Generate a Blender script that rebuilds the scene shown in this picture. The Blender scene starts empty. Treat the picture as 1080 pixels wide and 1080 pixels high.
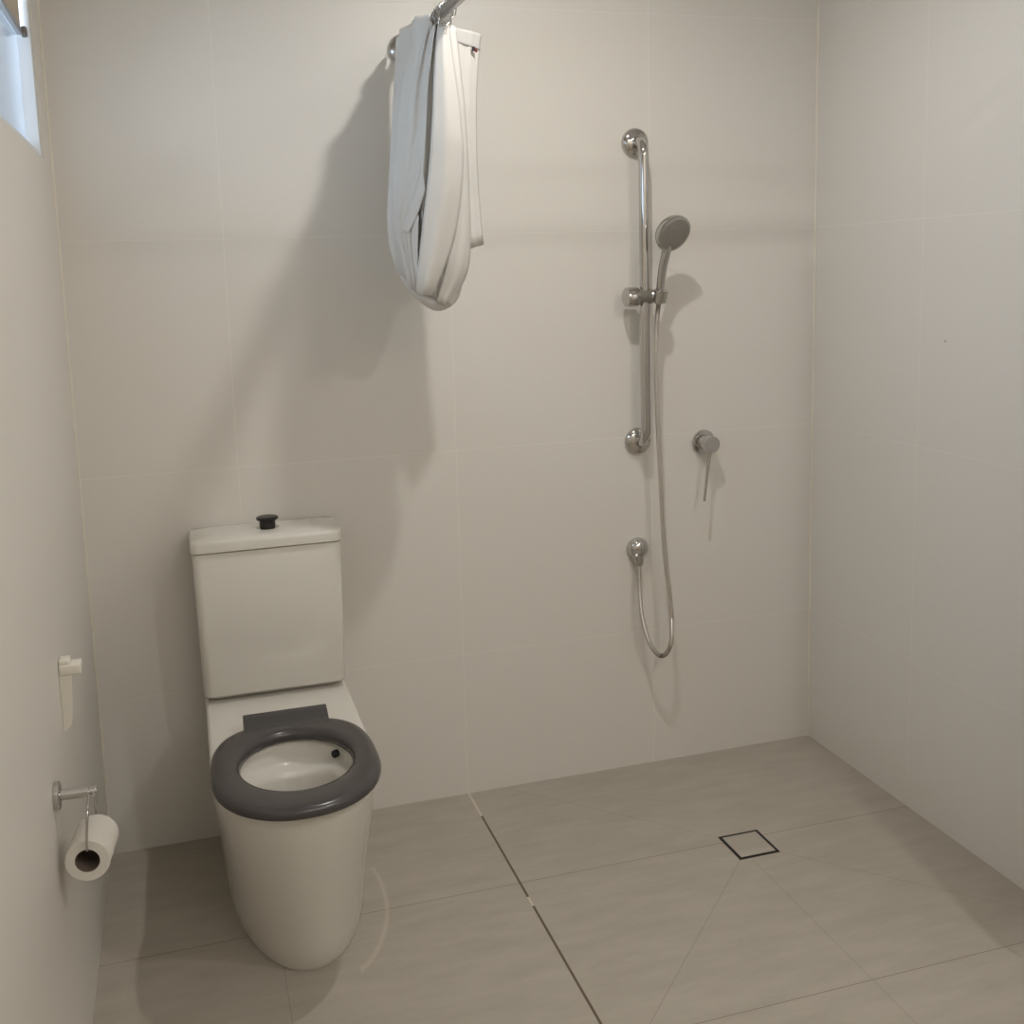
import bpy, bmesh, math, random
from mathutils import Vector, Matrix
from math import pi, sin, cos

S = bpy.context.scene
COL = S.collection
random.seed(4)

# ------------------------------------------------------------------ camera, world, lights, exposure
W = 2.146            # room width (x), back wall at y = 0, floor at z = 0
YF = -3.25           # wall behind the camera
ZC = 2.54            # ceiling

cam_d = bpy.data.cameras.new('camera')
cam = bpy.data.objects.new('camera', cam_d)
COL.objects.link(cam)
cam.location = (0.271, -2.8567, 1.525)
cam.rotation_euler = (1.42543, 0.02919, -0.28904)
cam_d.sensor_width = 36.0
cam_d.sensor_fit = 'HORIZONTAL'
cam_d.lens = 37.2508
cam_d.shift_x = 20 / 1080
cam_d.shift_y = -90 / 1080
cam_d.clip_start = 0.02
S.camera = cam

world = bpy.data.worlds.new('overcast_sky')
S.world = world
world.use_nodes = True
wn = world.node_tree
wn.nodes['Background'].inputs['Color'].default_value = (0.66, 0.80, 0.97, 1)
wn.nodes['Background'].inputs['Strength'].default_value = 7.2

S.view_settings.view_transform = 'Standard'
S.view_settings.look = 'None'
S.view_settings.gamma = 1
S.view_settings.exposure = 0.27
S.view_settings.use_curve_mapping = False


def downlight(name, loc, power, size, color, spread=pi):
    d = bpy.data.lights.new(name, 'AREA')
    d.shape = 'DISK'
    d.size = size
    d.energy = power
    d.color = color
    d.spread = spread
    o = bpy.data.objects.new(name, d)
    o.location = loc
    COL.objects.link(o)
    return o


WARM = (1.0, 0.972, 0.938)
downlight('shower_downlight', (1.117, -0.824, ZC - 0.02), 7.6, 0.06, WARM)
downlight('room_downlight', (1.735, -2.31, ZC - 0.02), 8.6, 0.12, WARM)
rear_fill = downlight('added_rear_fill', (1.05, -2.95, ZC - 0.02), 9.5, 1.2, WARM)  # soft frontal fill added behind the camera, not a known fitting of the room
rear_fill.data.shape = 'RECTANGLE'
rear_fill.data.size_y = 0.2


# ------------------------------------------------------------------ helpers
def link(o, parent=None):
    COL.objects.link(o)
    if parent is not None:
        o.parent = parent
    return o


def obj(name, bm, mat, parent=None, smooth=True, angle=35, origin=None):
    bmesh.ops.recalc_face_normals(bm, faces=bm.faces[:])
    if parent is not None:
        off = Vector(parent.location)
    else:
        off = Vector(origin) if origin is not None else Vector((0, 0, 0))
    if off.length:
        bmesh.ops.translate(bm, verts=bm.verts[:], vec=-off)
    me = bpy.data.meshes.new(name)
    bm.to_mesh(me)
    bm.free()
    me.materials.append(mat)
    if smooth:
        me.shade_smooth()
        me.set_sharp_from_angle(angle=math.radians(angle))
    o = bpy.data.objects.new(name, me)
    if parent is None and off.length:
        o.location = off
    return link(o, parent)


def sub(name, bm, mat, part, thing_, **k):
    """A sub-part: geometry in world coordinates, parented to a part that sits at its thing's origin."""
    off = Vector(thing_.location)
    bmesh.ops.recalc_face_normals(bm, faces=bm.faces[:])
    bmesh.ops.translate(bm, verts=bm.verts[:], vec=-off)
    me = bpy.data.meshes.new(name)
    bm.to_mesh(me)
    bm.free()
    me.materials.append(mat)
    me.shade_smooth()
    me.set_sharp_from_angle(angle=math.radians(35))
    return link(bpy.data.objects.new(name, me), part)


def tag(o, label, cat, group=None):
    o['label'] = label
    o['category'] = cat
    if group:
        o['group'] = group
    return o


def thing(name, label, cat, loc, group=None):
    o = bpy.data.objects.new(name, None)
    o.empty_display_size = 0.05
    o.location = loc
    link(o)
    return tag(o, label, cat, group)


def struct(o):
    o['kind'] = 'structure'
    return o


def new():
    return bmesh.new()


def box(bm, lo, hi, bev=0.0, seg=3):
    lo = Vector(lo)
    hi = Vector(hi)
    r = bmesh.ops.create_cube(bm, size=1.0)
    vs = r['verts']
    for v in vs:
        v.co = Vector(((lo.x + hi.x) / 2 + v.co.x * (hi.x - lo.x), (lo.y + hi.y) / 2 + v.co.y * (hi.y - lo.y),
                       (lo.z + hi.z) / 2 + v.co.z * (hi.z - lo.z)))
    if bev > 0:
        es = list({e for v in vs for e in v.link_edges})
        bmesh.ops.bevel(bm, geom=es, offset=bev, segments=seg, profile=0.5, affect='EDGES')
    return bm


def frame_from(d):
    d = Vector(d).normalized()
    a = Vector((0, 0, 1)) if abs(d.z) < 0.9 else Vector((1, 0, 0))
    u = d.cross(a).normalized()
    v = d.cross(u).normalized()
    return d, u, v


def lathe(bm, base, axis, prof, n=40, cap0=True, cap1=True):
    """prof: list of (radius, distance along axis)."""
    d, u, v = frame_from(axis)
    base = Vector(base)
    rings = []
    for r, h in prof:
        if r < 1e-6:
            rings.append([bm.verts.new(base + d * h)])
        else:
            rings.append([bm.verts.new(base + d * h + u * (r * cos(2 * pi * k / n)) + v * (r * sin(2 * pi * k / n))) for k in range(n)])
    for a, b in zip(rings, rings[1:]):
        for k in range(n):
            k2 = (k + 1) % n
            if len(a) == 1 and len(b) == 1:
                continue
            if len(a) == 1:
                bm.faces.new((a[0], b[k], b[k2]))
            elif len(b) == 1:
                bm.faces.new((a[k], a[k2], b[0]))
            else:
                bm.faces.new((a[k], a[k2], b[k2], b[k]))
    if cap0 and len(rings[0]) > 1:
        bm.faces.new(rings[0])
    if cap1 and len(rings[-1]) > 1:
        bm.faces.new(rings[-1])
    return bm


def catmull(pts, per=8):
    P = [Vector(p) for p in pts]
    P = [P[0] * 2 - P[1]] + P + [P[-1] * 2 - P[-2]]
    out = []
    for i in range(1, len(P) - 2):
        for k in range(per):
            t = k / per
            a, b, c, d = P[i - 1], P[i], P[i + 1], P[i + 2]
            out.append(0.5 * ((2 * b) + (c - a) * t + (2 * a - 5 * b + 4 * c - d) * t * t + (3 * b - a - 3 * c + d) * t ** 3))
    out.append(P[-2])
    return out


def tube(bm, pts, rad, n=16, cap=True, closed=False):
    pts = [Vector(p) for p in pts]
    m = len(pts)
    rads = rad if isinstance(rad, (list, tuple)) else [rad] * m
    u = None
    rings = []
    for i, p in enumerate(pts):
        if closed:
            t = (pts[(i + 1) % m] - pts[i - 1]).normalized()
        else:
            t = (pts[min(i + 1, m - 1)] - pts[max(i - 1, 0)]).normalized()
        if u is None:
            _, u, _ = frame_from(t)
        u = (u - t * u.dot(t)).normalized()
        v = t.cross(u)
        rings.append([bm.verts.new(p + u * (rads[i] * cos(2 * pi * k / n)) + v * (rads[i] * sin(2 * pi * k / n))) for k in range(n)])
    prs = list(zip(rings, rings[1:]))
    if closed:
        prs.append((rings[-1], rings[0]))
    for a, b in prs:
        for k in range(n):
            k2 = (k + 1) % n
            bm.faces.new((a[k], a[k2], b[k2], b[k]))
    if cap and not closed:
        bm.faces.new(rings[0])
        bm.faces.new(rings[-1])
    return bm


def loft(bm, outlines, cap0=True, cap1=True, closed=True):
    rings = [[bm.verts.new(p) for p in o] for o in outlines]
    n = len(rings[0])
    for a, b in zip(rings, rings[1:]):
        for k in range(n if closed else n - 1):
            k2 = (k + 1) % n
            bm.faces.new((a[k], a[k2], b[k2], b[k]))
    if cap0:
        bm.faces.new(rings[0])
    if cap1:
        bm.faces.new(rings[-1])
    return rings


def fillet_path(a, b, c, r, n=8):
    """points of a circular bend at corner b between a and c (right angles)."""
    a, b, c = Vector(a), Vector(b), Vector(c)
    d1 = (a - b).normalized()
    d2 = (c - b).normalized()
    cen = b + d1 * r + d2 * r
    return [cen - d2 * r * cos(t) - d1 * r * sin(t) for t in [pi / 2 * k / n for k in range(n + 1)]]


# ------------------------------------------------------------------ materials
def srgb(r, g, b):
    f = lambda c: (c / 255 / 12.92) if c / 255 <= 0.04045 else ((c / 255 + 0.055) / 1.055) ** 2.4
    return (f(r), f(g), f(b), 1.0)


class NT:
    def __init__(s, name):
        s.m = bpy.data.materials.new(name)
        s.m.use_nodes = True
        s.t = s.m.node_tree
        s.b = s.t.nodes['Principled BSDF']

    def n(s, typ, **k):
        x = s.t.nodes.new(typ)
        for a, v in k.items():
            setattr(x, a, v)
        return x

    def put(s, sock, v):
        if isinstance(v, bpy.types.NodeSocket):
            s.t.links.new(v, sock)
        else:
            sock.default_value = v

    def math(s, op, a, b=0.0, c=None, clamp=False):
        x = s.n('ShaderNodeMath', operation=op, use_clamp=clamp)
        s.put(x.inputs[0], a)
        s.put(x.inputs[1], b)
        if c is not None:
            s.put(x.inputs[2], c)
        return x.outputs[0]

    def mix(s, fac, a, b):
        x = s.n('ShaderNodeMix', data_type='RGBA')
        s.put(x.inputs['Factor'], fac)
        s.put(x.inputs['A'], a)
        s.put(x.inputs['B'], b)
        return x.outputs['Result']

    def pos(s):
        g = s.n('ShaderNodeNewGeometry')
        sp = s.n('ShaderNodeSeparateXYZ')
        s.t.links.new(g.outputs['Position'], sp.inputs[0])
        return g.outputs['Position'], sp.outputs[0], sp.outputs[1], sp.outputs[2]

    def noise(s, vec, scale, detail=3, rough=0.5, stretch=None):
        if stretch:
            mp = s.n('ShaderNodeMapping')
            s.put(mp.inputs['Vector'], vec)
            mp.inputs['Scale'].default_value = stretch
            vec = mp.outputs[0]
        x = s.n('ShaderNodeTexNoise')
        s.put(x.inputs['Vector'], vec)
        x.inputs['Scale'].default_value = scale
        x.inputs['Detail'].default_value = detail
        x.inputs['Roughness'].default_value = rough
        return x.outputs['Fac']

    def line(s, c, at, width, soft=0.0006):
        d = s.math('ABSOLUTE', s.math('SUBTRACT', c, at))
        return s.step(d, width, soft)

    def step(s, d, width, soft=0.0006):
        mr = s.n('ShaderNodeMapRange', interpolation_type='SMOOTHSTEP')
        s.put(mr.inputs['Value'], d)
        mr.inputs['From Min'].default_value = width / 2 - soft
        mr.inputs['From Max'].default_value = width / 2 + soft
        mr.inputs['To Min'].default_value = 1.0
        mr.inputs['To Max'].default_value = 0.0
        return mr.outputs[0]

    def grid(s, c, off, period, width):
        q = s.math('FRACT', s.math('ADD', s.math('DIVIDE', s.math('SUBTRACT', c, off), period), 10.5))
        d = s.math('MULTIPLY', s.math('ABSOLUTE', s.math('SUBTRACT', q, 0.5)), period)
        return s.step(d, width)

    def set(s, **k):
        for a, v in k.items():
            s.put(s.b.inputs[a.replace('_', ' ')], v)
        return s.m

    def bump(s, h, strength=0.2, dist=0.001):
        b = s.n('ShaderNodeBump')
        b.inputs['Strength'].default_value = strength
        b.inputs['Distance'].default_value = dist
        s.put(b.inputs['Height'], h)
        s.put(s.b.inputs['Normal'], b.outputs[0])


WALL_A = srgb(223, 219, 211)
WALL_B = srgb(219, 214, 206)
GROUT = srgb(232, 227, 218)


def wall_material(name, axis, off, speck=None):
    m = NT(name)
    p, x, y, z = m.pos()
    c = x if axis == 'x' else y
    g = m.math('MAXIMUM', m.grid(c, off, 0.6, 0.0022), m.grid(z, 0.4293, 0.6, 0.0022))
    weave = m.noise(p, 420, 2, 0.6, (0.35, 0.35, 1.0))
    big = m.noise(p, 2.2, 2)
    base = m.mix(m.math('MULTIPLY_ADD', weave, 0.6, m.math('MULTIPLY', big, 0.4)), WALL_A, WALL_B)
    if speck:
        dy = m.math('SUBTRACT', y, speck[0])
        dz = m.math('MULTIPLY', m.math('SUBTRACT', z, speck[1]), 1.8)
        dd = m.math('SQRT', m.math('ADD', m.math('MULTIPLY', dy, dy), m.math('MULTIPLY', dz, dz)))
        base = m.mix(m.math('MULTIPLY', m.step(dd, 0.010, 0.003), 0.5), base, srgb(120, 104, 84))
    m.set(Base_Color=m.mix(m.math('MULTIPLY', g, 0.8), base, GROUT), Roughness=m.math('MULTIPLY_ADD', g, 0.3, 0.42))
    m.put(m.b.inputs['Specular IOR Level'], 0.35)
    m.bump(m.math('SUBTRACT', m.math('MULTIPLY', weave, 0.12), g), 0.25, 0.0012)
    return m.m


M = {}
M['wall_back'] = wall_material('cream_wall_tile_back', 'x', 0.398)
M['wall_side'] = wall_material('cream_wall_tile_right', 'y', -0.4896, (-0.586, 1.315))
M['wall_left'] = wall_material('cream_wall_tile_left', 'y', -0.60)


def floor_material(name, lines=1.0):
    m = NT(name)
    p, x, y, z = m.pos()
    streak = m.noise(p, 6.0, 5, 0.62, (0.9, 3.6, 1.0))
    fine = m.noise(p, 90, 3, 0.6, (0.6, 1.4, 1.0))
    cloud = m.noise(p, 1.7, 2, 0.5)
    f = m.math('ADD', m.math('MULTIPLY', streak, 0.75), m.math('ADD', m.math('MULTIPLY', fine, 0.18), m.math('MULTIPLY', cloud, 0.25)))
    rp = m.n('ShaderNodeValToRGB')
    m.put(rp.inputs[0], f)
    e = rp.color_ramp.elements
    e[0].position = 0.24
    e[0].color = srgb(158, 150, 138)
    e[1].position = 0.92
    e[1].color = srgb(184, 176, 163)
    # thin tile joints
    j = m.grid(y, -0.492, 0.595, 0.0022)
    jx = m.math('MAXIMUM', m.line(x, 0.398, 0.002), m.math('MULTIPLY', m.line(x, 1.60, 0.002), m.math('LESS_THAN', y, -0.58)))
    # mitre cuts of the shower falls, running out from the drain at 45 degrees
    dx = m.math('SUBTRACT', x, 1.627)
    dy = m.math('SUBTRACT', y, -0.523)
    d1 = m.math('ABSOLUTE', m.math('ADD', dx, dy))
    d2 = m.math('ABSOLUTE', m.math('SUBTRACT', dx, dy))
    dg = m.math('MAXIMUM', m.step(d1, 0.003), m.step(d2, 0.003))
    zone = m.math('MULTIPLY', m.math('GREATER_THAN', x, 1.02), m.math('GREATER_THAN', y, -1.09))
    zone = m.math('MULTIPLY', zone, m.math('LESS_THAN', m.math('ADD', dx, dy), 0.09))
    dg = m.math('MULTIPLY', dg, zone)
    thin = m.math('MAXIMUM', m.math('MULTIPLY', j, 0.62), m.math('MULTIPLY', m.math('MAXIMUM', jx, dg), 0.30))
    thin = m.math('MULTIPLY', thin, lines)
    col = m.mix(thin, rp.outputs[0], srgb(96, 82, 66))
    # wide control joint, dirty sealant with pale gaps near the wall
    wide = m.line(x, 0.999, 0.0062, 0.0008)
    wob = m.noise(p, 14, 2, 0.5, (0.2, 1.0, 1.0))
    pale = m.math('MAXIMUM', m.math('GREATER_THAN', y, -0.14), m.math('MULTIPLY', m.math('LESS_THAN', y, -0.555), m.math('GREATER_THAN', y, -0.595)))
    jc = m.mix(m.math('MULTIPLY_ADD', wob, 0.6, 0.0), srgb(74, 62, 48), srgb(128, 112, 92))
    jc = m.mix(pale, jc, srgb(206, 196, 180))
    col = m.mix(m.math('MULTIPLY', wide, 0.95), col, jc)
    # pale outline of old sealant around the foot of the pan
    ex = m.math('DIVIDE', m.math('SUBTRACT', x, 0.4545), 0.212)
    ey = m.math('DIVIDE', m.math('SUBTRACT', y, -0.40), 0.345)
    er = m.math('SQRT', m.math('ADD', m.math('MULTIPLY', ex, ex), m.math('MULTIPLY', ey, ey)))
    ring = m.math('MULTIPLY', m.step(m.math('ABSOLUTE', m.math('SUBTRACT', er, 1.0)), 0.045, 0.02), m.math('GREATER_THAN', x, 0.56))
    ring = m.math('MULTIPLY', ring, m.math('LESS_THAN', y, -0.30))
    col = m.mix(m.math('MULTIPLY', ring, 0.24), col, srgb(224, 212, 194))
    m.set(Base_Color=col, Roughness=m.math('MULTIPLY_ADD', fine, 0.12, 0.42))
    m.put(m.b.inputs['Specular IOR Level'], 0.35)
    m.bump(m.math('SUBTRACT', m.math('MULTIPLY', fine, 0.15), m.math('MAXIMUM', wide, m.math('MULTIPLY', thin, 0.6))), 0.3, 0.0015)
    return m.m


M['floor'] = floor_material('beige_stone_floor_tile')
M['insert'] = floor_material('beige_stone_drain_insert', 0.0)


def plain(name, color, rough, metal=0.0, spec=0.5, noise=None, **k):
    m = NT(name)
    if noise:
        p = m.n('ShaderNodeTexCoord').outputs['Object']
        f = m.noise(p, noise[0], 3)
        c2 = tuple(c * noise[1] for c in color[:3]) + (1,)
        m.put(m.b.inputs['Base Color'], m.mix(f, color, c2))
    else:
        m.b.inputs['Base Color'].default_value = color
    m.b.inputs['Roughness'].default_value = rough
    m.b.inputs['Metallic'].default_value = metal
    m.b.inputs['Specular IOR Level'].default_value = spec
    for a, v in k.items():
        m.put(m.b.inputs[a.replace('_', ' ')], v)
    return m.m


M['silicone'] = plain('pale_silicone', srgb(226, 219, 206), 0.45)
M['ceiling'] = plain('white_ceiling_paint', srgb(226, 222, 214), 0.8, noise=(60, 0.97))
M['paint'] = plain('warm_white_wall_paint', srgb(205, 197, 184), 0.6, noise=(40, 0.97))
M['ceramic'] = plain('white_vitreous_china', srgb(222, 218, 209), 0.12, spec=0.5, noise=(3, 0.985), Coat_Weight=0.3, Coat_Roughness=0.05)
M['seat'] = plain('charcoal_seat_plastic', srgb(72, 68, 68), 0.24, noise=(200, 0.94))
M['hinge'] = plain('charcoal_hinge_plastic', srgb(70, 67, 67), 0.4, noise=(200, 0.94))
M['black'] = plain('black_plastic', srgb(34, 33, 33), 0.35, noise=(150, 0.8))
M['rubber'] = plain('black_bolt', srgb(14, 14, 13), 0.5, noise=(80, 0.8))
M['water'] = plain('bowl_water', srgb(180, 184, 172), 0.04, noise=(20, 0.97))
M['chrome'] = plain('polished_chrome', (0.58, 0.565, 0.55, 1), 0.07, metal=1.0, noise=(30, 0.96))
M['steel'] = plain('satin_stainless_steel', (0.52, 0.51, 0.49, 1), 0.22, metal=1.0, noise=(120, 0.9))
M['hosesteel'] = plain('brushed_hose_steel', (0.74, 0.715, 0.67, 1), 0.36, metal=1.0, noise=(120, 0.92))
M['rodsteel'] = plain('dull_grey_steel', (0.36, 0.35, 0.34, 1), 0.38, metal=1.0, noise=(120, 0.9))
M['greyplastic'] = plain('grey_plastic', srgb(120, 115, 106), 0.45, noise=(150, 0.95))
M['faceplate'] = plain('grey_spray_plate', srgb(150, 146, 138), 0.35, noise=(400, 0.8))
M['paper'] = plain('white_tissue_paper', srgb(226, 221, 212), 0.95, spec=0.1, noise=(260, 0.93))
M['card'] = plain('grey_cardboard', srgb(120, 106, 96), 0.9, spec=0.1, noise=(150, 0.85))
M['whiteplastic'] = plain('white_plastic', srgb(228, 222, 210), 0.35, noise=(60, 0.98))
M['frame'] = plain('white_window_enamel', srgb(226, 228, 230), 0.35, noise=(60, 0.98))
M['bar'] = plain('grey_aluminium_bar', srgb(150, 150, 150), 0.4, noise=(60, 0.95))
M['blind'] = plain('beige_blind_cloth', srgb(190, 176, 156), 0.9, noise=(300, 0.92))
M['drainblack'] = plain('black_drain_frame', srgb(20, 17, 15), 0.5, noise=(100, 0.8))
M['labelred'] = plain('red_care_label', srgb(120, 40, 34), 0.8, noise=(300, 0.8))
M['labeldark'] = plain('dark_care_print', srgb(44, 40, 44), 0.8, noise=(300, 0.8))


def cloth_material(name, col, tr):
    m = NT(name)
    p = m.n('ShaderNodeTexCoord').outputs['Object']
    wv = m.noise(p, 700, 2, 0.6)
    crease = m.noise(p, 24, 3, 0.55, (1.0, 1.0, 0.35))
    m.set(Base_Color=m.mix(wv, col, tuple(c * 0.95 for c in col[:3]) + (1,)), Roughness=0.7)
    m.put(m.b.inputs['Specular IOR Level'], 0.25)
    m.bump(m.math('ADD', m.math('MULTIPLY', wv, 0.1), crease), 0.25, 0.006)
    tb = m.n('ShaderNodeBsdfTranslucent')
    tb.inputs['Color'].default_value = col
    mx = m.n('ShaderNodeMixShader')
    mx.inputs[0].default_value = tr
    m.t.links.new(m.b.outputs[0], mx.inputs[1])
    m.t.links.new(tb.outputs[0], mx.inputs[2])
    m.t.links.new(mx.outputs[0], m.t.nodes['Material Output'].inputs['Surface'])
    return m.m


M['cloth'] = cloth_material('white_curtain_cloth', srgb(226, 223, 217), 0.10)
M['hem'] = cloth_material('white_curtain_header', srgb(216, 214, 210), 0.14)


def glass_material():
    m = NT('frosted_window_glass')
    tr = m.n('ShaderNodeBsdfTransparent')
    tr.inputs['Color'].default_value = (0.93, 0.95, 0.97, 1)
    tl = m.n('ShaderNodeBsdfTranslucent')
    tl.inputs['Color'].default_value = (0.85, 0.89, 0.92, 1)
    gl = m.n('ShaderNodeBsdfGlossy')
    gl.inputs['Roughness'].default_value = 0.15
    nz = m.noise(m.n('ShaderNodeTexCoord').outputs['Object'], 60, 2)
    a = m.n('ShaderNodeMixShader')
    m.put(a.inputs[0], m.math('MULTIPLY_ADD', nz, 0.02, 0.34))
    m.t.links.new(tr.outputs[0], a.inputs[1])
    m.t.links.new(tl.outputs[0], a.inputs[2])
    b = m.n('ShaderNodeMixShader')
    fr = m.n('ShaderNodeFresnel')
    fr.inputs['IOR'].default_value = 1.5
    f1 = fr.outputs[0]
    m.put(b.inputs[0], m.math('DIVIDE', m.math('MULTIPLY', f1, 2.0), m.math('ADD', f1, 1.0)))   # both faces of the pane
    m.t.links.new(a.outputs[0], b.inputs[1])
    m.t.links.new(gl.outputs[0], b.inputs[2])
    m.t.links.new(b.outputs[0], m.t.nodes['Material Output'].inputs['Surface'])
    return m.m


M['glass'] = glass_material()

# ------------------------------------------------------------------ room shell
T = 0.14
struct(obj('floor', box(new(), (-T, YF - T, -0.08), (W + T, T, 0)), M['floor'], smooth=False))
struct(obj('ceiling', box(new(), (-T, YF - T, ZC), (W + T, T, ZC + 0.1)), M['ceiling'], smooth=False))
struct(obj('wall_back', box(new(), (-T, 0, 0), (W + T, T, ZC)), M['wall_back'], smooth=False))
struct(obj('wall_right', box(new(), (W, YF, 0), (W + T, 0, ZC)), M['wall_side'], smooth=False))
struct(obj('wall_front', box(new(), (-T, YF - T, 0), (W + T, YF, ZC)), M['paint'], smooth=False))
# left wall around a high window
WY0, WY1, WZ0, WZ1 = -2.60, -0.150, 1.812, 2.36
bm = new()
box(bm, (-T, YF, 0), (0, 0, WZ0))
box(bm, (-T, YF, WZ1), (0, 0, ZC))
box(bm, (-T, WY1, WZ0), (0, 0, WZ1))
box(bm, (-T, YF, WZ0), (0, WY0, WZ1))
struct(obj('wall_left', bm, M['wall_left'], smooth=False))

# corner sealant beads
bm = new()
tube(bm, [(0.001, -0.001, 0.0), (0.001, -0.001, ZC)], 0.0042, 10)
struct(obj('trim_1', bm, M['silicone']))
bm = new()
tube(bm, [(W - 0.001, -0.001, 0.0), (W - 0.001, -0.001, ZC)], 0.0042, 10)
struct(obj('trim_2', bm, M['silicone']))

# window
win = bpy.data.objects.new('window_1', None)
win.location = (-0.03, (WY0 + WY1) / 2, WZ0)
link(win)
struct(win)
bm = new()
box(bm, (-0.075, WY1 - 0.022, WZ0), (-0.004, WY1, WZ1), 0.002)
box(bm, (-0.075, WY0, WZ0), (-0.004, WY0 + 0.022, WZ1), 0.002)
box(bm, (-0.075, WY0 + 0.022, WZ0), (-0.012, WY1 - 0.022, WZ0 + 0.022), 0.002)
box(bm, (-0.075, WY0 + 0.022, WZ1 - 0.022), (-0.004, WY1 - 0.022, WZ1), 0.002)
obj('window_frame', bm, M['frame'], win)
TZ = 2.080
bm = new()
box(bm, (-0.032, WY0 + 0.022, TZ), (-0.018, WY1 - 0.030, TZ + 0.013), 0.002)
tr_ = obj('transom', bm, M['bar'], win)
bm = new()
lathe(bm, (-0.019, WY1 - 0.042, TZ + 0.006), (1, 0, 0), [(0.012, 0), (0.012, 0.008), (0.009, 0.011), (0, 0.011)], 20)
sub('window_latch', bm, M['greyplastic'], tr_, win)
obj('pane', box(new(), (-0.036, WY0 + 0.02, WZ0 + 0.02), (-0.032, WY1 - 0.02, TZ + 0.004)), M['glass'], win, smooth=False)
obj('blind', box(new(), (-0.025, WY0 + 0.02, TZ + 0.012), (-0.022, WY1 - 0.034, WZ1 - 0.02)), M['blind'], win, smooth=False)

# ------------------------------------------------------------------ toilet
CX = 0.4545
toilet = thing('toilet', 'white close-coupled toilet with a charcoal open seat, standing against the back wall', 'toilet', (CX, -0.35, 0))


def douter(w, yf, yc, yb, z, e=2.25, na=48, ns=14, nb=12, rc=0.03, x0=CX):
    pts = []
    for k in range(na + 1):
        t = pi * k / na
        c, s = cos(t), sin(t)
        pts.append((x0 - w / 2 * math.copysign(abs(c) ** (2 / e), c), yc - (yc - yf) * abs(s) ** (2 / e), z))
    for k in range(1, ns + 1):
        pts.append((x0 + w / 2, yc + (yb - rc - yc) * k / ns, z))
    for k in range(1, 5):
        t = pi / 2 * k / 5
        pts.append((x0 + w / 2 - rc + rc * cos(t), yb - rc + rc * sin(t), z))
    for k in range(nb + 1):
        pts.append((x0 + (w / 2 - rc) * (1 - 2 * k / nb), yb, z))
    for k in range(1, 5):
        t = pi / 2 * k / 5
        pts.append((x0 - w / 2 + rc - rc * sin(t), yb - rc + rc * cos(t), z))
    for k in range(ns):
        pts.append((x0 - w / 2, yb - rc + (yc - yb + rc) * k / ns, z))
    return pts


YB = -0.003
levels = [(0.0, 0.328, -0.662, -0.25, 2.0), (0.012, 0.334, -0.670, -0.25, 2.0), (0.06, 0.338, -0.684, -0.27, 2.0), (0.13, 0.342, -0.706, -0.31, 2.04),
          (0.21, 0.350, -0.735, -0.36, 2.08), (0.29, 0.358, -0.765, -0.42, 2.12), (0.36, 0.365, -0.790, -0.47, 2.18), (0.41, 0.368, -0.806, -0.50, 2.22),
          (0.432, 0.368, -0.811, -0.51, 2.25), (0.441, 0.363, -0.8085, -0.51, 2.25), (0.4445, 0.354, -0.804, -0.51, 2.25), (0.4446, 0.348, -0.801, -0.51, 2.25)]
outl = [douter(w, yf, yc, YB - max(0, (0.368 - w) / 2 if z > 0.435 else 0), z, e, x0=CX + 0.008 * max(0, 1 - z / 0.41)) for z, w, yf, yc, e in levels]
# inner bowl: same point count, placed by angle around the opening's centre
OX, OY = CX + 0.002, -0.600


def inner(a, b, z, yo=0.0, wave=0.0):
    res = []
    for px, py, _ in outl[-1]:
        t = math.atan2((py - OY) / 0.16, (px - OX) / 0.13)
        zz = z + wave * (0.5 - 0.5 * math.cos(2 * t)) * (-1 if math.sin(t) > 0 else 0.3)
        res.append((OX + a * cos(t), OY + yo + b * sin(t), zz))
    return res


outl += [inner(0.141, 0.166, 0.4446), inner(0.138, 0.163, 0.4445), inner(0.133, 0.158, 0.441), inner(0.131, 0.156, 0.430),
         inner(0.130, 0.155, 0.424, 0, 0.030), inner(0.124, 0.149, 0.418, 0, 0.030), inner(0.110, 0.128, 0.415, -0.002, 0.032), inner(0.104, 0.120, 0.409, -0.002, 0.032),
         inner(0.101, 0.117, 0.398, -0.002, 0.030), inner(0.099, 0.115, 0.37, 0.0, 0.02), inner(0.090, 0.106, 0.31, 0.003), inner(0.070, 0.082, 0.24, 0.008), inner(0.055, 0.060, 0.19, 0.012), inner(0.045, 0.05, 0.15, 0.016)]
bm = new()
loft(bm, outl, True, True)
bowl = obj('bowl', bm, M['ceramic'], toilet, angle=50)
bm = new()
lathe(bm, (OX, OY + 0.012, 0.215), (0, 0, 1), [(0.062, 0), (0.062, 0.001)], 40)
sub('water', bm, M['water'], bowl, toilet)
bm = new()
lathe(bm, (OX + 0.096, OY + 0.094, 0.424), (-0.72, -0.68, 0.12), [(0.009, -0.012), (0.009, 0.004), (0.006, 0.007), (0, 0.007)], 18)
sub('seat_bolt', bm, M['rubber'], bowl, toilet)['label'] = 'small black bolt hole inside the rim'

# cistern tank: tapers slightly, underside rolled back to the pan
bm = new()


def rrect(w, y0, y1, z, r=0.022, n=6, x0=CX - 0.0035):
    pts = []
    for cx, cy, a0 in ((x0 + w / 2 - r, y1 - r, 0), (x0 - w / 2 + r, y1 - r, pi / 2), (x0 - w / 2 + r, y0 + r, pi), (x0 + w / 2 - r, y0 + r, 3 * pi / 2)):
        for k in range(n + 1):
            t = a0 + pi / 2 * k / n
            pts.append((cx + r * cos(t), cy + r * sin(t), z))
    return pts


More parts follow.
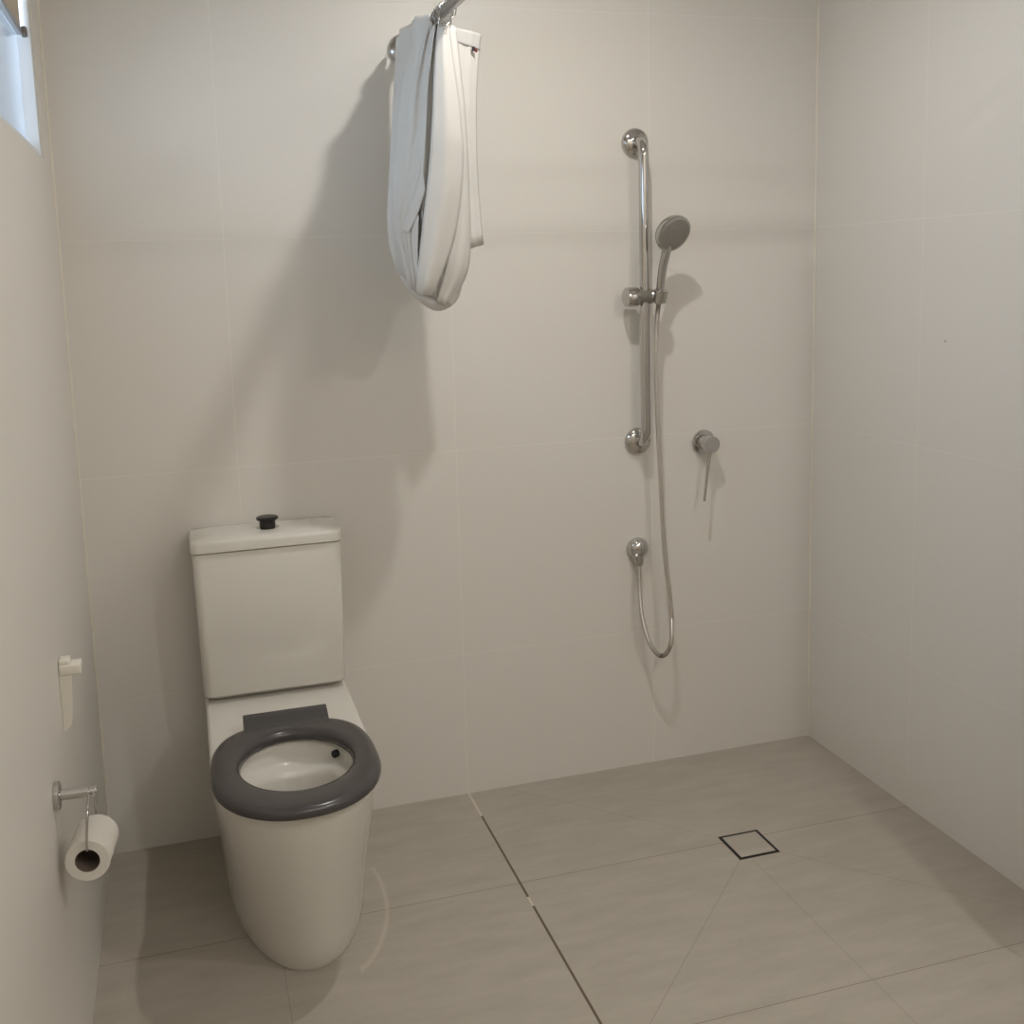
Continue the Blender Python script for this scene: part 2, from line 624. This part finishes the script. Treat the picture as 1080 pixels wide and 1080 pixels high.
loft(bm, [rrect(0.330, -0.128, -0.004, 0.446), rrect(0.330, -0.128, -0.004, 0.4605), rrect(0.356, -0.155, -0.004, 0.4612), rrect(0.362, -0.160, -0.004, 0.4632), rrect(0.365, -0.163, -0.004, 0.468),
          rrect(0.370, -0.168, -0.004, 0.65), rrect(0.375, -0.172, -0.004, 0.8425), rrect(0.3745, -0.1715, -0.004, 0.8435), rrect(0.366, -0.163, -0.004, 0.8437), rrect(0.362, -0.159, -0.004, 0.8462)])
obj('cistern', bm, M['ceramic'], toilet, angle=40)
bm = new()
loft(bm, [rrect(0.364, -0.161, -0.003, 0.8466), rrect(0.380, -0.1765, -0.003, 0.8467), rrect(0.383, -0.179, -0.003, 0.8485), rrect(0.383, -0.179, -0.003, 0.8695),
          rrect(0.381, -0.177, -0.005, 0.8745), rrect(0.376, -0.172, -0.009, 0.8775), rrect(0.30, -0.135, -0.030, 0.8805)])
obj('cistern_lid', bm, M['ceramic'], toilet, angle=40)
bm = new()
BXY = (CX + 0.004, -0.090)
lathe(bm, (BXY[0], BXY[1], 0.880), (0, 0, 1), [(0.0205, 0), (0.0205, 0.020), (0.026, 0.022), (0.0285, 0.024), (0.0285, 0.0275), (0.026, 0.0295), (0.012, 0.0305), (0, 0.0305)], 40)
btn = obj('flush_button', bm, M['black'], toilet)
btn['label'] = 'black raised flush button'
bm = new()
lathe(bm, (BXY[0], BXY[1], 0.8795), (0, 0, 1), [(0.029, 0), (0.029, 0.0015), (0.0265, 0.003), (0.021, 0.003)], 40)
sub('button_collar', bm, M['chrome'], btn, toilet)

# seat ring
SX, SY = CX - 0.002, -0.622


def seat_out(grow, z, n=96):
    pts = []
    for k in range(n):
        t = 2 * pi * k / n
        c, s = cos(t), sin(t)
        if s > 0:
            e, b = 3.0, 0.238
        else:
            e, b = 2.15, 0.216
        pts.append((SX + (0.183 + grow) * math.copysign(abs(c) ** (2 / e), c), SY + (b + grow) * math.copysign(abs(s) ** (2 / e), s), z))
    return pts


def seat_in(grow, z, n=96):
    pts = []
    for k in range(n):
        t = 2 * pi * k / n
        c, s = cos(t), sin(t)
        pts.append((SX + 0.003 + (0.122 + grow) * c, SY + 0.022 + (0.144 + grow) * s, z))
    return pts


bm = new()
Z0 = 0.4475
rings = loft(bm, [seat_out(-0.008, Z0), seat_out(-0.001, Z0 + 0.004), seat_out(0.0, Z0 + 0.010), seat_out(-0.0015, Z0 + 0.0165), seat_out(-0.006, Z0 + 0.0225), seat_out(-0.013, Z0 + 0.0262), seat_out(-0.022, Z0 + 0.0275),
                  seat_in(0.020, Z0 + 0.0272), seat_in(0.011, Z0 + 0.0255), seat_in(0.005, Z0 + 0.0215), seat_in(0.0015, Z0 + 0.015), seat_in(0.0, Z0 + 0.008), seat_in(0.001, Z0 + 0.002), seat_in(0.006, Z0)], False, False)
n = len(rings[0])
for k in range(n):
    bm.faces.new((rings[-1][k], rings[-1][(k + 1) % n], rings[0][(k + 1) % n], rings[0][k]))
seat = obj('toilet_seat', bm, M['seat'], toilet, angle=60)
seat['label'] = 'charcoal grey plastic seat ring'
bm = new()
prof = [(-0.362, 0.4455), (-0.362, 0.484), (-0.366, 0.491), (-0.376, 0.4935), (-0.396, 0.489), (-0.412, 0.482), (-0.424, 0.4765), (-0.428, 0.4735), (-0.428, 0.4455)]
loft(bm, [[(xx, y, z) for y, z in prof] for xx in (0.354, 0.3555, 0.5505, 0.552)])
sub('hinge_cover', bm, M['hinge'], seat, toilet)

# ------------------------------------------------------------------ floor drain
drain = thing('floor_drain', 'square tile-insert floor drain with a thin black frame in the shower floor', 'drain', (1.627, -0.523, 0))
bm = new()
h = 0.0585
for lo, hi in (((-h, -h), (h, -h + 0.008)), ((-h, h - 0.008), (h, h)), ((-h, -h + 0.008), (-h + 0.008, h - 0.008)), ((h - 0.008, -h + 0.008), (h, h - 0.008))):
    box(bm, (1.627 + lo[0], -0.523 + lo[1], 0.0002), (1.627 + hi[0], -0.523 + hi[1], 0.0014))
obj('drain_frame', bm, M['drainblack'], drain, smooth=False)['label'] = 'thin black square frame'
obj('tile_insert', box(new(), (1.627 - h + 0.0082, -0.523 - h + 0.0082, 0.0002), (1.627 + h - 0.0082, -0.523 + h - 0.0082, 0.0022), 0.0006, 2), M['insert'], drain)

# ------------------------------------------------------------------ shower rail
FX = 1.551
rail = thing('grab_rail', 'tall vertical polished steel grab rail on the back wall of the shower', 'grab rail', (FX, 0, 1.446))
ZT, ZB, RY = 1.876, 1.016, -0.062
pts = [(FX, -0.004, ZT)] + fillet_path((FX, 0, ZT), (FX, RY, ZT), (FX, RY, 1.5), 0.042, 10) + \
      fillet_path((FX, RY, 1.5), (FX, RY, ZB), (FX, 0, ZB), 0.042, 10) + [(FX, -0.004, ZB)]
bm = new()
tube(bm, pts, 0.0145, 24)
obj('rail_tube', bm, M['chrome'], rail, angle=60)
for z in (ZT, ZB):
    bm = new()
    lathe(bm, (FX, -0.0005, z), (0, -1, 0), [(0.040, 0), (0.0405, 0.004), (0.039, 0.010), (0.034, 0.015), (0.026, 0.0185), (0.018, 0.020), (0.0148, 0.021)], 48)
    obj('wall_flange', bm, M['chrome'], rail, angle=50)

# sliding bracket on the rail
BZ = 1.442
br = thing('shower_bracket', 'grey and chrome sliding hand shower bracket clamped on the vertical rail', 'shower bracket', (FX, RY, BZ))
bm = new()
lathe(bm, (FX - 0.022, RY, BZ), (-1, 0, 0), [(0.022, 0), (0.0275, 0.002), (0.0275, 0.032), (0.0265, 0.036), (0.024, 0.0375), (0, 0.0378)], 36)
obj('knob', bm, M['chrome'], br)
bm = new()
lathe(bm, (FX - 0.024, RY, BZ), (1, 0, 0), [(0.020, 0), (0.0215, 0.002), (0.0215, 0.040), (0.020, 0.043)], 36)
obj('clamp', bm, M['greyplastic'], br)
CRX, CRY = FX + 0.036, -0.090
bm = new()
lathe(bm, (FX + 0.016, RY, BZ), (0.8, -0.55, 0.0), [(0.019, 0), (0.0195, 0.012), (0.017, 0.024), (0.012, 0.030)], 28)
lathe(bm, (CRX - 0.002, CRY + 0.002, BZ - 0.016), (0.05, -0.22, 1), [(0.013, -0.002), (0.0185, 0.0), (0.0195, 0.018), (0.0205, 0.034), (0.0150, 0.036)], 32)
obj('cradle', bm, M['steel'], br)

# hand shower
HB = Vector((CRX - 0.003, CRY + 0.006, BZ - 0.022))
HC = Vector((1.603, -0.134, 1.617))
HN = Vector((0.20, -0.84, -0.50)).normalized()
hs = thing('hand_shower', 'round-headed chrome hand shower parked in the rail bracket', 'hand shower', HB)
top = HC - Vector((0.008, -0.020, 0.048))
bm = new()
path = catmull([HB, HB.lerp(top, 0.35) + Vector((-0.001, 0.004, 0)), HB.lerp(top, 0.7) + Vector((-0.002, 0.004, 0)), top, HC - Vector((0.003, -0.014, 0.015))], 6)
nn = len(path)
tube(bm, path, [0.0105 + 0.0025 * min(1, i / nn * 1.4) for i in range(nn)], 20)
obj('handle', bm, M['steel'], hs, angle=60)
bm = new()
lathe(bm, HC, HN, [(0.018, -0.030), (0.034, -0.024), (0.047, -0.014), (0.053, -0.002), (0.054, 0.006), (0.053, 0.011), (0.0485, 0.0125), (0, 0.0125)], 48)
head = obj('spray_head', bm, M['steel'], hs)
bm = new()
lathe(bm, HC + HN * 0.0115, HN, [(0.0475, 0), (0.0470, 0.0018), (0.028, 0.0026), (0.027, 0.0042), (0.017, 0.0046), (0.016, 0.003), (0, 0.003)], 48)
d, u, v = frame_from(HN)
for rr, cnt in ((0.0385, 22), (0.0325, 18), (0.0215, 12)):
    for k in range(cnt):
        t = 2 * pi * k / cnt
        lathe(bm, HC + HN * 0.0135 + u * rr * cos(t) + v * rr * sin(t), HN, [(0.0014, 0), (0.0011, 0.0022), (0, 0.0024)], 6)
sub('spray_face', bm, M['faceplate'], head, hs)

# wall outlet elbow
OXx, OZz = 1.545, 0.692
wo = thing('shower_outlet', 'small round chrome wall outlet feeding the shower hose', 'wall outlet', (OXx, 0, OZz))
bm = new()
lathe(bm, (OXx, -0.0005, OZz), (0, -1, 0), [(0.030, 0), (0.0325, 0.004), (0.0325, 0.012), (0.030, 0.022), (0.024, 0.030), (0.014, 0.0355), (0, 0.037)], 40)
obj('cover_plate', bm, M['chrome'], wo)
bm = new()
lathe(bm, (OXx - 0.004, -0.026, OZz - 0.018), (-0.03, -0.1, -1), [(0.016, 0), (0.0145, 0.014), (0.0125, 0.026), (0.0105, 0.030)], 28)
obj('hose_nipple', bm, M['steel'], wo)

# hose
hp = [(1.5395, -0.031, 0.645), (1.537, -0.038, 0.578), (1.539, -0.050, 0.493), (1.556, -0.065, 0.413), (1.585, -0.080, 0.373), (1.610, -0.090, 0.400),
      (1.617, -0.090, 0.466), (1.612, -0.086, 0.568), (1.598, -0.081, 0.713), (1.587, -0.081, 0.927), (1.578, -0.080, 1.150), (1.575, -0.083, 1.287),
      (1.579, -0.084, 1.380), (HB.x, HB.y, HB.z - 0.001)]
bm = new()
cp = catmull(hp, 90)
tube(bm, cp, [0.0066 + (0.0005 if i % 2 else -0.0004) for i in range(len(cp))], 12)
hose = obj('shower_hose', bm, M['hosesteel'], angle=80, origin=hp[4])
tag(hose, 'flexible metal shower hose looping from the wall outlet up to the hand shower', 'shower hose')

# mixer
MX, MZ = 1.767, 0.997
mix = thing('shower_mixer', 'round chrome shower mixer with a thin pin lever hanging down', 'shower mixer', (MX, 0, MZ))
bm = new()
lathe(bm, (MX, -0.0005, MZ), (0, -1, 0), [(0.0375, 0), (0.038, 0.003), (0.036, 0.007), (0.026, 0.009)], 48)
obj('cover_plate', bm, M['chrome'], mix)
bm = new()
lathe(bm, (MX, -0.007, MZ), (0, -1, 0), [(0.020, 0), (0.020, 0.018), (0.0245, 0.020), (0.025, 0.024), (0.025, 0.052), (0.0235, 0.055), (0, 0.056)], 48)
body = obj('mixer_body', bm, M['chrome'], mix)
bm = new()
tube(bm, [(MX - 0.002, -0.050, MZ - 0.020), (MX - 0.014, -0.055, MZ - 0.08), (MX - 0.028, -0.062, MZ - 0.168)], [0.0048, 0.0045, 0.004], 14)
obj('lever', bm, M['steel'], mix)

# ------------------------------------------------------------------ curtain rod (L-shaped), rings and curtains
R0, R1 = Vector((0.888, -0.002, 2.112)), Vector((0.892, -1.22, 2.094))
RX, RYc, RZc = 0.892, -1.22, 2.094
rod = thing('curtain_rod', 'grey metal shower curtain rod running out from the back wall near the ceiling', 'curtain rod', R0)
bm = new()
bend = []
for k in range(11):
    t = pi / 2 * k / 10
    bend.append((RX + 0.08 - 0.08 * cos(t), RYc + 0.08 - 0.08 * sin(t) , RZc))
tube(bm, [R0] + bend + [(W - 0.003, RYc, RZc)], 0.0125, 20)
obj('rod_tube', bm, M['rodsteel'], rod, angle=60)
bm = new()
lathe(bm, (R0.x, -0.0005, R0.z), (0, -1, 0), [(0.037, 0), (0.0385, 0.004), (0.037, 0.011), (0.031, 0.017), (0.022, 0.020), (0.0165, 0.021), (0.0165, 0.030), (0.0128, 0.031)], 40)
obj('wall_flange', bm, M['steel'], rod, angle=50)
bm = new()
lathe(bm, (W - 0.0005, RYc, RZc), (-1, 0, 0), [(0.037, 0), (0.0385, 0.004), (0.037, 0.011), (0.031, 0.017), (0.022, 0.020), (0.0128, 0.021)], 40)
obj('wall_flange', bm, M['steel'], rod, angle=50)


def ribbon(bm, left, right, bulge=0.0, cols=10, per=6, wave=0.0, nw=2.0, ph=0.0, out=(-0.25, -0.97, 0)):
    L, Rr = catmull(left, per), catmull(right, per)
    o = Vector(out).normalized()
    g = []
    for i, (a, b) in enumerate(zip(L, Rr)):
        row = []
        for k in range(cols + 1):
            s = k / cols
            p = a.lerp(b, s) + o * (bulge * sin(pi * s) + wave * sin(2 * pi * nw * s + ph + i * 0.05) * sin(pi * s))
            row.append(bm.verts.new(p))
        g.append(row)
    for r0, r1 in zip(g, g[1:]):
        for k in range(cols):
            bm.faces.new((r0[k], r0[k + 1], r1[k + 1], r1[k]))


cur = thing('shower_curtain', 'white fabric shower curtain bunched and looped up below the rod by the back wall', 'shower curtain', (0.877, -0.28, 1.44))
bm = new()
# gathered bag of cloth
lv = [(2.082, 0.877, -0.270, 0.014, 0.185), (2.03, 0.871, -0.275, 0.028, 0.180), (1.95, 0.866, -0.285, 0.046, 0.168), (1.85, 0.864, -0.29, 0.060, 0.155),
      (1.74, 0.862, -0.29, 0.070, 0.145), (1.64, 0.862, -0.29, 0.074, 0.135), (1.56, 0.866, -0.295, 0.068, 0.120), (1.50, 0.876, -0.30, 0.052, 0.10),
      (1.465, 0.884, -0.305, 0.035, 0.07), (1.450, 0.888, -0.305, 0.016, 0.03)]
cen = catmull([(a[1], a[2], a[0]) for a in lv], 5)
rad = catmull([(a[3], a[4], 0) for a in lv], 5)
bagr = []
NB = 132
for i, (c, r) in enumerate(zip(cen, rad)):
    f = i / (len(cen) - 1)
    ring = []
    for k in range(NB):
        t = 2 * pi * k / NB
        am = 0.20 * (1 - 0.5 * f)
        q = 1 - am * (0.5 + 0.5 * sin(11 * t + 1.5 * sin(2.2 * f) + 0.8 * sin(3 * t))) ** 0.6 - 0.05 * sin(5 * t + 4 * f)
        ring.append((c.x + r.x * q * cos(t), c.y + r.y * q * sin(t), c.z))
    bagr.append(ring)
loft(bm, bagr, False, True)
ribbon(bm, [(0.864, -0.050, 2.120), (0.855, -0.07, 2.06), (0.830, -0.140, 1.950), (0.800, -0.200, 1.757), (0.784, -0.240, 1.640), (0.791, -0.280, 1.547)],
       [(0.868, -0.240, 2.128), (0.864, -0.240, 2.06), (0.854, -0.260, 1.932), (0.827, -0.290, 1.772), (0.810, -0.310, 1.647), (0.817, -0.330, 1.509)], 0.016, wave=0.006, nw=2, out=(-0.9, -0.4, 0))
ribbon(bm, [(0.867, -0.230, 2.130), (0.860, -0.250, 2.06), (0.845, -0.300, 1.925), (0.822, -0.330, 1.746), (0.802, -0.340, 1.639), (0.814, -0.360, 1.489)],
       [(0.873, -0.395, 2.112), (0.872, -0.400, 2.06), (0.858, -0.420, 1.907), (0.840, -0.420, 1.780), (0.809, -0.390, 1.641), (0.819, -0.390, 1.487)], 0.014, wave=0.007, nw=2, ph=1, out=(-0.9, -0.4, 0))
ribbon(bm, [(0.905, -0.420, 2.083), (0.910, -0.430, 1.990), (0.919, -0.430, 1.864), (0.918, -0.420, 1.716), (0.890, -0.410, 1.564), (0.864, -0.380, 1.458)],
       [(0.930, -0.400, 2.082), (0.938, -0.400, 1.996), (0.950, -0.390, 1.870), (0.955, -0.380, 1.719), (0.951, -0.370, 1.541), (0.901, -0.360, 1.445)], 0.012, wave=0.004, nw=1.5)
ribbon(bm, [(0.873, -0.460, 2.081), (0.859, -0.470, 2.002), (0.849, -0.470, 1.879), (0.838, -0.460, 1.755), (0.819, -0.440, 1.608), (0.808, -0.420, 1.501), (0.814, -0.400, 1.476)],
       [(0.901, -0.450, 2.079), (0.906, -0.455, 2.006), (0.920, -0.455, 1.882), (0.923, -0.450, 1.756), (0.903, -0.430, 1.607), (0.860, -0.420, 1.499), (0.848, -0.400, 1.473)], 0.020, wave=0.003, nw=1.5, ph=2)
ribbon(bm, [(0.782, -0.240, 1.640), (0.794, -0.280, 1.558), (0.821, -0.340, 1.495), (0.864, -0.360, 1.467), (0.912, -0.360, 1.484), (0.944, -0.335, 1.560)],
       [(0.784, -0.240, 1.589), (0.795, -0.280, 1.526), (0.820, -0.330, 1.473), (0.870, -0.350, 1.435), (0.923, -0.350, 1.458), (0.952, -0.325, 1.528)], 0.012)
ribbon(bm, [(0.835, -0.420, 1.768), (0.814, -0.400, 1.697), (0.790, -0.370, 1.629)], [(0.835, -0.440, 1.715), (0.822, -0.420, 1.669), (0.802, -0.390, 1.619)], 0.004)
ribbon(bm, [(0.790, -0.370, 1.629), (0.797, -0.380, 1.572), (0.812, -0.380, 1.500)], [(0.819, -0.430, 1.660), (0.816, -0.420, 1.583), (0.815, -0.410, 1.496)], -0.014, wave=0.004)
panel = obj('curtain_panel', bm, M['cloth'], cur, angle=75)
sm = panel.modifiers.new('thickness', 'SOLIDIFY')
sm.thickness = 0.0014
bm = new()
ribbon(bm, [(0.941, -0.340, 2.094), (0.940, -0.340, 1.943), (0.941, -0.340, 1.767), (0.959, -0.340, 1.580)],
       [(1.015, -0.310, 2.087), (1.001, -0.310, 1.948), (0.997, -0.310, 1.770), (1.006, -0.310, 1.591)], 0.006, wave=0.003)
flap = obj('curtain_end', bm, M['cloth'], cur, angle=75)
flap.modifiers.new('thickness', 'SOLIDIFY').thickness = 0.0014
bm = new()
ribbon(bm, [(0.936, -0.342, 2.096), (0.936, -0.342, 2.064)], [(1.017, -0.311, 2.089), (1.011, -0.311, 2.051)], 0.007, wave=0.002)
hd = obj('header_band', bm, M['hem'], cur, angle=75)
hd.modifiers.new('thickness', 'SOLIDIFY').thickness = 0.002
bm = new()
box(bm, (0.985, -0.334, 2.045), (0.993, -0.3325, 2.055))
lb = obj('care_label', bm, M['labeldark'], cur, smooth=False)
bm = new()
box(bm, (0.993, -0.331, 2.043), (0.999, -0.3295, 2.052))
sub('label_edge', bm, M['labelred'], lb, cur)


def rod_at(y):
    f = (y - R0.y) / (R1.y - R0.y)
    return R0.lerp(R1, f)


ringdata = [(-0.395, 0.0, 0.12), (-0.410, 0.10, -0.1), (-0.424, -0.12, 0.2), (-0.437, 0.06, -0.25), (-0.450, -0.05, 0.1), (-0.466, 0.25, 0.3), (-0.484, 0.40, 0.45), (-0.502, 0.5, 0.2)]
first = None
for y, swing, yaw in ringdata:
    if first is None:
        bm = new()
        pts = []
        for k in range(40):
            t = 2 * pi * k / 40
            pts.append((0.020 * sin(t) * (1.0 if cos(t) > 0 else 0.8), 0, -0.014 + 0.029 * cos(t)))
        tube(bm, pts, 0.0013, 8, closed=True)
        for q in range(3):
            r_ = bmesh.ops.create_icosphere(bm, subdivisions=2, radius=0.0026)
            for v_ in r_['verts']:
                v_.co += Vector((-0.008 + 0.008 * q, 0, 0.0166 - 0.0014 * abs(q - 1)))
        o = obj('curtain_ring', bm, M['steel'])
        first = o
    else:
        o = first.copy()
        COL.objects.link(o)
    o.location = rod_at(y)
    o.rotation_euler = (0, swing, yaw)
    tag(o, 'thin wire curtain ring in the cluster hung on the rod above the white curtain', 'curtain ring', 'wire rings on the curtain rod')

# the other half of the curtain, hanging straight at the right wall end of the rod (beyond the frame's edge)
cur2 = thing('shower_curtain', 'white fabric shower curtain drawn against the right wall, hanging nearly to the floor', 'shower curtain', (2.01, RYc, 0.25))
bm = new()
g = []
for i in range(13):
    z = RZc - 0.045 - (RZc - 0.045 - 0.25) * i / 12
    g.append([(1.910 + 0.225 * k / 96, RYc + 0.026 * sin(2 * pi * k / 12 + 0.2 * sin(i * 0.5)) * (0.7 + 0.3 * i / 12), z) for k in range(97)])
loft(bm, g, False, False, closed=False)
p2 = obj('curtain_panel', bm, M['cloth'], cur2, angle=75)
p2.modifiers.new('thickness', 'SOLIDIFY').thickness = 0.0014

# ------------------------------------------------------------------ toilet roll holder and roll on the left wall
HY, HZ = -0.920, 0.620
hol = thing('toilet_roll_holder', 'chrome wall-mounted toilet roll holder with a wire hook on the left wall', 'roll holder', (0, HY, HZ))
bm = new()
lathe(bm, (0.0005, HY, HZ), (1, 0, 0), [(0.0245, 0), (0.025, 0.002), (0.025, 0.008), (0.023, 0.010), (0.012, 0.0105)], 36)
obj('wall_plate', bm, M['chrome'], hol)
bm = new()
lathe(bm, (0.010, HY, HZ), (1, 0, -0.02), [(0.0095, 0), (0.0095, 0.048), (0.0075, 0.0485), (0.0075, 0.050), (0.0095, 0.0505), (0.0095, 0.060), (0.008, 0.062), (0, 0.062)], 28)
obj('arm', bm, M['chrome'], hol)
RXc, RZr = 0.054, 0.512
bm = new()
wire = [(0.0575, -0.885, RZr + 0.0160), (0.060, -0.868, RZr + 0.0165), (0.061, -0.861, RZr + 0.026), (0.061, -0.861, RZr + 0.06), (0.061, -0.872, HZ - 0.018), (0.0605, -0.895, HZ - 0.004), (0.060, -0.920, HZ - 0.001), (0.059, -0.952, HZ - 0.006), (0.058, -0.972, HZ - 0.020), (0.055, -0.977, HZ - 0.05),
        (0.0535, -0.977, RZr + 0.04), (0.053, -0.974, RZr + 0.024), (0.0525, -0.958, RZr + 0.0160), (0.0545, -0.91, RZr + 0.0160)]
tube(bm, catmull(wire, 6), 0.0024, 10)
obj('wire_hook', bm, M['chrome'], hol, angle=60)
roll = thing('toilet_roll', 'part-used white toilet roll hanging on the wire hook by the left wall', 'toilet roll', (RXc, -0.92, RZr))
bm = new()
Y0, Y1 = -0.968, -0.872
ax = Vector((0.010, Y1 - Y0, 0)).normalized()
rr = [(0.0215, 0.0), (0.0375, 0.0), (0.0385, 0.0012), (0.0385, 0.0948), (0.0375, 0.096), (0.0215, 0.096)]
nn = 56
d, u, v = frame_from(ax)
base = Vector((RXc - 0.003, Y0, RZr))
rings = [[bm.verts.new(base + d * hh + u * (r * cos(2 * pi * k / nn)) + v * (r * sin(2 * pi * k / nn))) for k in range(nn)] for r, hh in rr]
for i in range(len(rings)):
    a, b = rings[i], rings[(i + 1) % len(rings)]
    for k in range(nn):
        bm.faces.new((a[k], a[(k + 1) % nn], b[(k + 1) % nn], b[k]))
obj('paper', bm, M['paper'], roll)
bm = new()
rr = [(0.0204, 0.001), (0.0214, 0.001), (0.0214, 0.095), (0.0204, 0.095)]
rings = [[bm.verts.new(base + d * hh + u * (r * cos(2 * pi * k / nn)) + v * (r * sin(2 * pi * k / nn))) for k in range(nn)] for r, hh in rr]
for i in range(len(rings)):
    a, b = rings[i], rings[(i + 1) % len(rings)]
    for k in range(nn):
        bm.faces.new((a[k], a[(k + 1) % nn], b[(k + 1) % nn], b[k]))
obj('core', bm, M['card'], roll)

# white plastic bracket above the roll holder
wb = thing('wall_bracket', 'small white plastic bracket fixed to the left wall above the toilet roll', 'wall bracket', (0, -0.70, 0.73))
bm = new()
loft(bm, [[(0.0005, -0.715, z), (a, -0.715, z), (a, -0.690, z), (0.0005, -0.690, z)] for a, z in ((0.004, 0.655), (0.016, 0.668), (0.020, 0.70), (0.024, 0.76), (0.026, 0.775))])
obj('back_plate', bm, M['whiteplastic'], wb, smooth=False)
bm = new()
box(bm, (0.0005, -0.718, 0.768), (0.042, -0.684, 0.790), 0.004)
box(bm, (0.0005, -0.716, 0.786), (0.022, -0.686, 0.800), 0.004)
obj('hook_cap', bm, M['whiteplastic'], wb)
